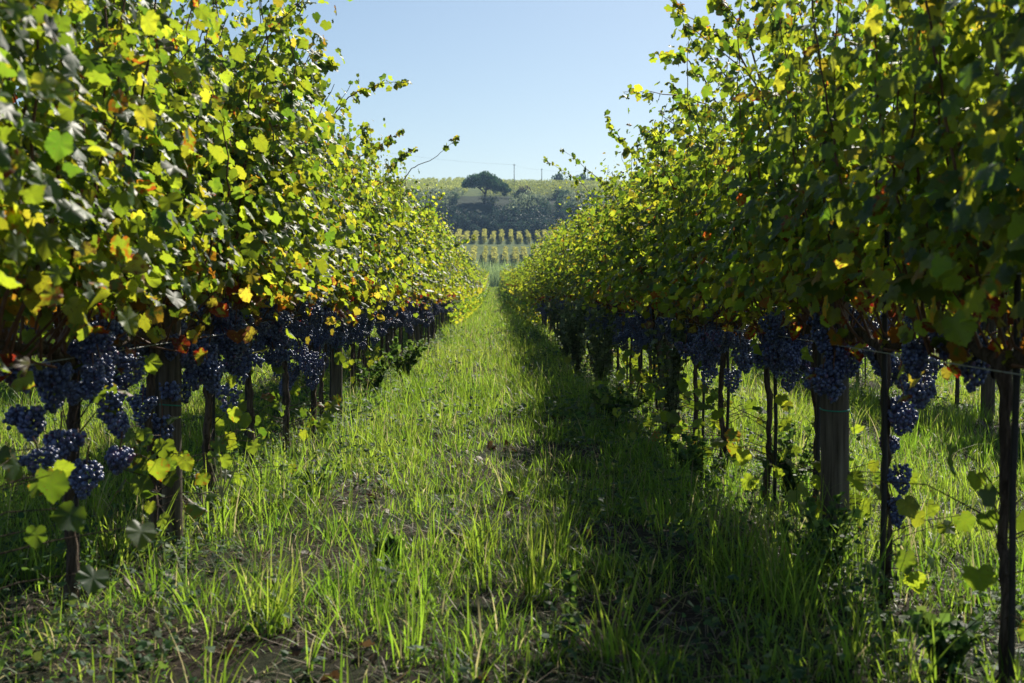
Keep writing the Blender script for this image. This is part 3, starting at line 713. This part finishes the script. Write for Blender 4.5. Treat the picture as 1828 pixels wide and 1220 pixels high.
x, y = scatter(2.3, 12, 22, None, lambda a, b: np.clip((.7 - vnoise(a, b, .38, 8)) * 2.5, .1, 1)); n = len(x)
P = np.stack([x, y, ground_z(x, y) + .02], 1)
add_leaves(lt, P, norm(rng.normal(0, .45, (n, 3)) + [0, 0, 1]), rng.normal(0, 1, (n, 3)), rng.uniform(.025, .055, n), np.stack([rng.random(n) * .4, rng.random(n), rng.random(n)], 1), 1, 0, 1.4)
tag(lt.build('dry_litter', M['litter']), 'dry straw and fallen brown leaves on the bare soil patches', 'leaf litter', None, 'stuff')

# single plants one can point at

def tuft_thing(name, loc, n, L, W, matk, label, cat, lean=.25, bend=.5, hue=.5, spread=.02):
    mb = MB(); a = rng.random(n) * 6.28
    blades(mb, rng.normal(0, spread, n), rng.normal(0, spread, n), np.zeros(n) - .01, a, L * rng.uniform(.5, 1.1, n), W * rng.uniform(.7, 1.2, n), np.abs(rng.normal(bend, bend * .6, n)), np.abs(rng.normal(lean, .15, n)), np.clip(rng.normal(hue, .15, n), 0, 1), rng.random(n), 7)
    o = mb.build(name, M[matk]); o.location = loc; tag(o, label, cat); return o
tuft_thing('straw_tuft', (1.02, 4.7, float(ground_z(1.02, 4.7))), 260, .22, .003, 'litter', 'pale dry straw tuft left of the thick right post', 'dry grass', .7, .9, .85, .05)
def tpos(xp, yp):
    d = CAMH * F / (yp - 525); x = (xp - 883) / F * d; return (x, d, float(ground_z(x, d)))
for xp, yp, lab in ((855, 1010, 'tall bright grass clump in the middle of the path, nearest its centre'), (1110, 1190, 'tall grass clump right of centre at the bottom edge'), (480, 1130, 'sunlit grass clump in the lower left of the path'), (960, 1080, 'arching grass clump just right of the middle one')):
    tuft_thing('grass_tuft', tpos(xp, yp), 38, .30, .007, 'grass', lab, 'grass clump', .15, .55, .6, .03)
def seed_head():
    root = empty('finger_grass', tpos(395, 985)); mb = MB(); mb2 = MB()
    add_tube(mb, [(0, 0, 0), (.004, 0, .1), (0, 0, .2)], .0022, 5, 0, 0)
    for dx, dz in ((-.045, .13), (-.028, .15), (-.008, .15), (.02, .145), (.06, .13)):
        p = np.array([0, 0, .2]) + np.outer(np.linspace(0, 1, 9), [dx, rng.normal(0, .01), dz]); add_tube(mb2, p, np.array([.0016, .003, .0036] * 3), 6, .15, 0)
    add_tube(mb2, [(0, 0, .19), (-.04, 0, .225), (-.09, 0, .215)], .0024, 6)
    mb.build('stem', M['sage'], root); mb2.build('seed_spike', M['straw'], root)
    tag(root, 'pale seed head with five spread spikes left of the leaf-wrapped left post', 'seed head')
M['straw'] = solid_mat('pale_straw', [(.3, (.28, .27, .13)), (.7, (.45, .42, .24))], (1, 1, 1), 60, .7, .5, .003)
seed_head()
def leafy_weed(loc, h, n, matk, label, cat, sz=.03, stems=9, width=.14, name='tall_weed'):
    root = empty(name, loc); st = MB(); lf = MB(); P = []; D = []
    for i in range(stems):
        a = rng.random() * 6.28; r = width * rng.random() ** .5; s = np.linspace(0, 1, 7)
        hh = h * rng.uniform(.65, 1.05); p = np.stack([r * np.cos(a) * s ** 1.3 + .02 * rng.normal(), r * np.sin(a) * s ** 1.3, hh * s], 1); add_tube(st, p, np.linspace(.0035, .0012, 7), 5, 0, 0)
        m = n // stems; t = rng.uniform(.12, 1, m); b = rng.random(m) * 6.28
        P.append(np.stack([np.interp(t, s, p[:, k]) for k in range(3)], 1)); D.append(np.stack([np.cos(b), np.sin(b), rng.uniform(.1, .9, m)], 1))
    P = np.concatenate(P); D = np.concatenate(D); m = len(P); up = np.cross(D, rng.normal(0, 1, (m, 3)))
    T, Fc, E = LT[3]; add_leaves(lf, P, norm(up + [0, 0, .4]), D, sz * rng.uniform(.6, 1.3, m), np.stack([np.clip(rng.normal(.5, .2, m), 0, 1), np.zeros(m), rng.random(m)], 1), 3, 0, .5)
    st.build('stem', M['weed'], root); lf.build('leaves', M[matk], root); tag(root, label, cat)
def at(x, d): return (x, d, float(ground_z(x, d)))
leafy_weed(at(1.08, 7.6), .88, 900, 'sage', 'tall grey-green feathery weed rising to the bunches of the right row', 'weed', .035, 14, .16)
leafy_weed(at(1.0, 11.5), .85, 900, 'sage', 'pale bushy weed against the right row beyond the feathery one', 'weed', .045, 14, .25)
leafy_weed(at(.95, 14.0), .95, 900, 'sage', 'pale weed thicket in the right row, second beyond the feathery one', 'weed', .05, 14, .3)
leafy_weed(at(.98, 17.0), .9, 900, 'sage', 'farthest pale weed thicket in the right row', 'weed', .06, 14, .3)
leafy_weed(at(.92, 9.2), .24, 500, 'weed', 'dark low weed clump spilling from the right row into the path', 'weed', .04, 14, .3)
leafy_weed(at(1.05, 6.3), .22, 320, 'weed', 'dark leafy weed at the feet of the right vines, left of the green-tied post', 'weed', .035, 12, .18)
leafy_weed(at(1.35, 5.6), .40, 380, 'weed', 'dark weed between the trunks just behind the green-tied post', 'weed', .035, 12, .16)
leafy_weed(at(1.12, 4.1), .26, 380, 'weed', 'shaded weed clump in front of the green-tied post', 'weed', .032, 12, .18)
leafy_weed(at(-1.08, 10.9), .42, 600, 'weed', 'bushy green weed past the second wooden post of the left row', 'weed', .04, 12, .22)
leafy_weed(at(-1.0, 13.5), .45, 600, 'weed', 'bushy weed farther along the foot of the left row', 'weed', .05, 12, .25)
leafy_weed(tpos(1040, 1120), .17, 40, 'weed', 'slender reddish seedling standing alone in the path foreground', 'seedling', .03, 1, .01, 'seedling')
leafy_weed(tpos(1700, 1215), .16, 300, 'weed', 'broad weed patch in the bottom right corner', 'weed', .035, 14, .14)
leafy_weed(tpos(560, 880), .10, 120, 'weed', 'low yellow-green weed lit by the sun left of the path', 'weed', .04, 8, .08)
leafy_weed(tpos(700, 1010), .10, 120, 'weed', 'small green weed rosette in the left half of the path', 'weed', .035, 8, .07)

# ------------------------------------------------------------------ far vineyard, reeds, scrub, pine, poles
def fol(name, a, b, c, tw=.3):
    return foliage_mat(name, [(0, a), (.5, b), (1, c)], [(0, tuple(q * 1.6 for q in a)), (.5, tuple(q * 1.8 for q in b)), (1, tuple(q * 2 for q in c))], tw=tw, rough=.6, spec=.2, nscale=1.5)
M['hillvine'] = fol('hill_vine_leaf', (.16, .18, .04), (.30, .30, .06), (.44, .38, .09), .5)
M['hilltop'] = fol('hilltop_vine_leaf', (.16, .20, .05), (.26, .29, .07), (.36, .35, .10), .5)
M['reed'] = fol('reed_leaf', (.07, .12, .04), (.15, .22, .07), (.26, .32, .12), .5)
M['scrub'] = fol('scrub_leaf', (.025, .055, .03), (.05, .095, .045), (.10, .14, .06), .4)
M['shadescrub'] = fol('shaded_scrub_leaf', (.014, .032, .024), (.026, .055, .036), (.05, .08, .045), .3)  # scrub leaf darkened so the colour carries the shade of the lower bank
M['olive'] = fol('olive_leaf', (.09, .13, .07), (.16, .20, .11), (.26, .29, .17), .45)
M['pineleaf'] = fol('pine_needles', (.02, .06, .022), (.04, .10, .035), (.08, .14, .045), .35)
M['russet'] = fol('russet_leaf', (.06, .05, .03), (.10, .08, .05), (.15, .12, .08))
def clumps(mb, P, sz, hue, up=.3, lod=2):
    n = len(P); add_leaves(mb, P, norm(rng.normal(0, 1, (n, 3)) + [0, 0, up]), rng.normal(0, 1, (n, 3)), sz * rng.uniform(.6, 1.3, n), np.stack([hue, np.zeros(n), rng.random(n)], 1), lod, 0, 1.0)
def row_mesh(L, n, h=2.0, w=.75):
    mb = MB(); y = rng.uniform(0, L, n); z = .55 + (h - .55) * rng.random(n) ** .8 * (.7 + .6 * vnoise(y, y * 0, 1.3, 30 + int(rng.integers(9)))); x = rng.normal(0, w / 2.6, n)
    P = np.stack([x, y, z], 1); clumps(mb, P, .30, np.clip(rng.normal(.45, .22, n), 0, 1))
    for yy in np.arange(0, L, 1.6):
        v, f = tube([(0, yy, -.5), (0.03, yy, .5), (0, yy, 1.2)], .05, 4); mb.add(v, f, 1)
    return mb
def vine_row(me, x, y0, y1, label, group):
    o = bpy.data.objects.new('vine_row', me); COL.objects.link(o)
    z0 = float(ground_z(x, y0)); z1 = float(ground_z(x, y1)); o.location = (x, y0, z0)
    o.rotation_euler = (math.atan2(z1 - z0, y1 - y0), 0, rng.normal(0, .006)); o.scale = (rng.uniform(.75, 1.25), 1, rng.uniform(.85, 1.12)); o.location.x += rng.normal(0, .12); tag(o, label, 'vine row', group)
RM = [row_mesh(29, 1900, 2.1, .6).mesh('vine_row', [M['hillvine'], M['bark']]) for _ in range(3)]
for i in range(22):
    x = -22 + i * 2.45
    vine_row(RM[i % 3], x, 284, 314, 'golden-green vine row running up the lower terrace of the valley slope', 'vine rows on the lower valley terrace')
    vine_row(RM[(i + 1) % 3], x - .5, 332, 354, 'golden-green vine row on the upper terrace below the dark bank', 'vine rows on the upper valley terrace')
RT = [row_mesh(95, 2600, 1.9, 1.0).mesh('vine_row', [M['hilltop'], M['bark']]) for _ in range(3)]
for i in range(20):
    vine_row(RT[i % 3], -50 + i * 2.1, 412, 508, 'green vine row of the hilltop vineyard left of the umbrella pine', 'hilltop vine rows left of the pine')
for i in range(12):      # right of the pine the rows run across the slope
    y0 = 408 + i * 7.0; o = bpy.data.objects.new('vine_row', RT[i % 3]); COL.objects.link(o); x0, x1 = 62.0, -6.0 + i * .6
    za, zb_ = float(ground_z(x0, y0)), float(ground_z(x0 - 95, y0)); zc = float(ground_z(15, y0)); o.location = (x0 + 2, y0, zc - .2); o.scale = (1.6, .72, 1)
    o.rotation_euler = (0, 0, math.pi / 2 + .05); tag(o, 'green vine row lying across the hilltop slope right of the umbrella pine', 'vine row', 'hilltop vine rows right of the pine')
# reeds
rd = MB(); n = 5200; x = rng.uniform(-16, 20, n); y = rng.uniform(240, 262, n)
hh = (3.6 + 1.2 * vnoise(x, y, 2.5, 40)) * rng.uniform(.65, 1.05, n)
blades(rd, x, y, ground_z(x, y), rng.random(n) * 6.28, hh, rng.uniform(.10, .2, n), rng.normal(.35, .3, n), np.abs(rng.normal(.08, .08, n)), np.clip(rng.normal(.5, .2, n), 0, 1), rng.random(n), 4)
tag(rd.build('reeds', M['reed']), 'pale green stand of tall reeds in the dip at the end of the path', 'reeds', None, 'stuff')
# shrubs of the bank
def shrub_mb(n, sz, lob=5):
    mb = MB(); C = rng.normal(0, .38, (lob, 3)) * [1, 1, .55] + [0, 0, .62]; rr = rng.uniform(.35, .6, lob)
    k = rng.integers(lob, size=n); d = norm(rng.normal(0, 1, (n, 3))); P = C[k] + d * rr[k, None] * rng.uniform(.75, 1.08, (n, 1)); P[:, 2] = np.abs(P[:, 2])
    clumps(mb, P, sz, np.clip(rng.normal(.45, .22, n), 0, 1), .5); return mb
SH = {k: [shrub_mb(520, .13).mesh('shrub', [M[k]]) for _ in range(3)] for k in ('scrub', 'olive', 'russet', 'shadescrub')}
def shrub(xp, yp, d, wpx, hpx, kind, label, group, name='shrub'):
    """base centre at photo pixel, on the slope"""
    x = (xp - 883) / F * d; s = wpx / F * d / 1.9; o = bpy.data.objects.new(name, SH[kind][rng.integers(3)]); COL.objects.link(o)
    o.location = (x, d, float(ground_z(x, d)) - .3); o.scale = (s, s, hpx / F * d / 1.35); o.rotation_euler.z = rng.random() * 6.28; tag(o, label, 'shrub', group)
for i in range(66):      # lower bank, its shade put into the darker leaf colour
    shrub(rng.uniform(735, 1075), 0, rng.uniform(361, 376), rng.uniform(28, 50), rng.uniform(18, 28), 'shadescrub', 'dark shrub on the shaded bank above the valley vine rows', 'dark shrubs on the shaded bank')
for i in range(44):
    u = rng.random(); xx = rng.uniform(735, 1060)
    if 812 < xx < 925 and i % 4: xx = 735 + (xx - 812) * .6
    shrub(xx, 0, rng.uniform(377, 393), rng.uniform(20, 38), rng.uniform(18, 34), 'olive' if u < .7 else 'scrub', 'grey-green or dark bushy shrub along the top of the bank, below the pine' , 'mixed shrubs along the top of the bank')
for i in range(26):
    shrub(rng.uniform(735, 812) if i % 2 else rng.uniform(930, 1060), 0, rng.uniform(394, 408), rng.uniform(20, 34), rng.uniform(12, 22), ('scrub', 'olive')[rng.integers(2)], 'shrub at the lower edge of the hilltop vineyard', 'shrubs edging the hilltop vineyard')
shrub(935, 0, 396, 36, 34, 'russet', 'russet-brown bare-looking shrub right beside the umbrella pine', None)
shrub(926, 0, 396, 24, 26, 'scrub', 'dark tall shrub tucked under the right side of the umbrella pine', None)
def small_tree(xp, d, wpx, hpx, label):
    x = (xp - 883) / F * d; root = empty('tree', (x, d, float(ground_z(x, d)) - .3)); s = wpx / F * d / 1.9
    t = MB(); add_tube(t, [(0, 0, -.4), (.05, 0, 1.0), (0, .1, 2.2)], [.18, .14, .08], 7); t.build('trunk', M['pine_bark'], root)
    o = bpy.data.objects.new('crown', SH['scrub'][rng.integers(3)]); COL.objects.link(o); o.parent = root; o.location.z = .5; o.scale = (s, s, hpx / F * d / 1.35)
    tag(root, label, 'tree', 'dark trees on the skyline')
small_tree(998, 480, 36, 26, 'broad dark round tree on the skyline, left one of a pair')
small_tree(1034, 480, 30, 26, 'dark round tree on the skyline, right one of a pair')
small_tree(1058, 480, 26, 22, 'small dark tree on the skyline by the rightmost pole')
# umbrella pine
def pine():
    d = 392; X = (866 - 883) / F * d; zb = CAMH + (525 - 362) / F * d
    root = empty('umbrella_pine', (X, d, zb)); u = d / F
    t = MB(); add_tube(t, [(-.4, 0, -4), (-.2, 0, 0), (.1, 0, 2.6), (.5, .2, 4.4), (.6, 0, 6.5)], [.55, .5, .42, .34, .2], 9, .05)
    for p, r in (([(.1, 0, 2.6), (-1.2, .3, 4.0), (-3, 0, 5.2), (-4.6, 0, 6.2)], [.3, .24, .16, .08]), ([(.4, .1, 4), (2.2, 0, 4.8), (4, -.3, 5.4), (6, 0, 5.4)], [.28, .22, .15, .07]),
                 ([(.3, 0, 3.6), (-.8, 1.5, 5.2), (-1.6, 3, 6.6)], [.25, .18, .08]), ([(.4, 0, 4.2), (1, -2, 5.6), (1.6, -3.5, 6.6)], [.22, .15, .08])):
        add_tube(t, p, r, 7, .04)
    t.build('trunk', M['pine_bark'], root)
    mb = MB()
    for i in range(210):
        while True:
            a = rng.random() * 6.28; r = rng.random() ** .5; cx_ = r * math.cos(a); cy_ = r * math.sin(a)
            if True: break
        x = cx_ * 7.4 + .3; yy = cy_ * 6.5; top = 9.4 - 3.6 * r ** 2.2 - .22 * max(0, x); bot = 5.3 - .4 * r - (.22 * max(0, x))
        if x > 2.5: bot -= 1.1
        if x < -2: bot += .1
        z = bot + (top - bot) * rng.random() ** .6; rad = rng.uniform(.7, 1.25); n = 90
        dd = norm(rng.normal(0, 1, (n, 3))) * [1, 1, .65]; P = np.array([x, yy, z]) + dd * rad * rng.uniform(.6, 1.1, (n, 1))
        clumps(mb, P, .34, np.clip(rng.normal(.4, .18, n) + .1 * dd[:, 2], 0, 1), .8)
    mb.build('crown', M['pineleaf'], root); tag(root, 'big umbrella pine with a flat domed crown on the hilltop', 'pine tree')
pine()
def pole(xp, ytop, d, label, first=None):
    x = (xp - 883) / F * d; zt = CAMH + (525 - ytop) / F * d; zb = float(ground_z(x, d)); h = zt - zb
    root = empty('utility_pole', (x, d, zb)); a = MB(); add_tube(a, [(0, 0, -.5), (0, 0, h * .5), (0, 0, h)], [.16, .13, .10], 8); a.build('shaft', M['pole'], root)
    b = MB(); add_tube(b, [(-.4, 0, h - .5), (0, 0, h - .5), (.4, 0, h - .5)], .04, 6)
    for q in (-.36, .36): add_tube(b, [(q, 0, h - .5), (q, 0, h - .25)], .06, 6)
    b.build('crossarm', M['pole'], root); tag(root, label, 'utility pole', 'utility poles on the skyline'); return (x, d, zt - .3)
p1 = pole(918, 294, 440, 'tall utility pole right beside the umbrella pine on the skyline')
p2 = pole(967, 302, 470, 'utility pole on the skyline between the pine and the round dark trees')
p3 = pole(1049, 304, 480, 'utility pole on the skyline farthest right, near the small dark tree')
def cable(a, b, sag, label, r=.014):
    s = np.linspace(0, 1, 24); a = np.array(a); b = np.array(b); P = a[None] * (1 - s[:, None]) + b[None] * s[:, None]; P[:, 2] -= sag * 4 * s * (1 - s)
    mb = MB(); add_tube(mb, P, r, 5); tag(mb.build('power_line', M['pole']), label, 'power line', 'overhead lines in the distance')
cable(p1, (-52, 400, CAMH + (525 - 258) / F * 400), 1.2, 'faint overhead line in the sky left of the tall pole', .018)
cable(p1, p2, .6, 'faint overhead line between the two left skyline poles'); cable(p2, p3, .8, 'faint overhead line between the two right skyline poles')
cable(px(700, 352, 330), px(1120, 368, 330), 1.2, 'upper pale wire crossing in front of the shrubby bank', .02)
cable(px(700, 372, 325), px(1120, 392, 325), 1.0, 'lower pale wire crossing in front of the dark bank', .022)

# ------------------------------------------------------------------ air: pale haze in one closed box
HAZE = 0.00022
if HAZE:
    m, t = mat('haze_air'); vol = N(t, 'ShaderNodeVolumePrincipled'); vol.inputs['Density'].default_value = HAZE
    vol.inputs['Color'].default_value = (.42, .66, 1, 1); vol.inputs['Anisotropy'].default_value = .2
    o = N(t, 'ShaderNodeOutputMaterial'); t.links.new(vol.outputs[0], o.inputs['Volume'])
    x0, x1, y0, y1, z0, z1 = -1510, 1510, -210, 1610, -60, 58
    v = [(x0, y0, z0), (x1, y0, z0), (x1, y1, z0), (x0, y1, z0), (x0, y0, z1), (x1, y0, z1), (x1, y1, z1), (x0, y1, z1)]
    f = [(0, 3, 2, 1), (4, 5, 6, 7), (0, 1, 5, 4), (1, 2, 6, 5), (2, 3, 7, 6), (3, 0, 4, 7)]
    mb = MB(); mb.add(v, f); tag(mb.build('haze', m), kind='stuff')
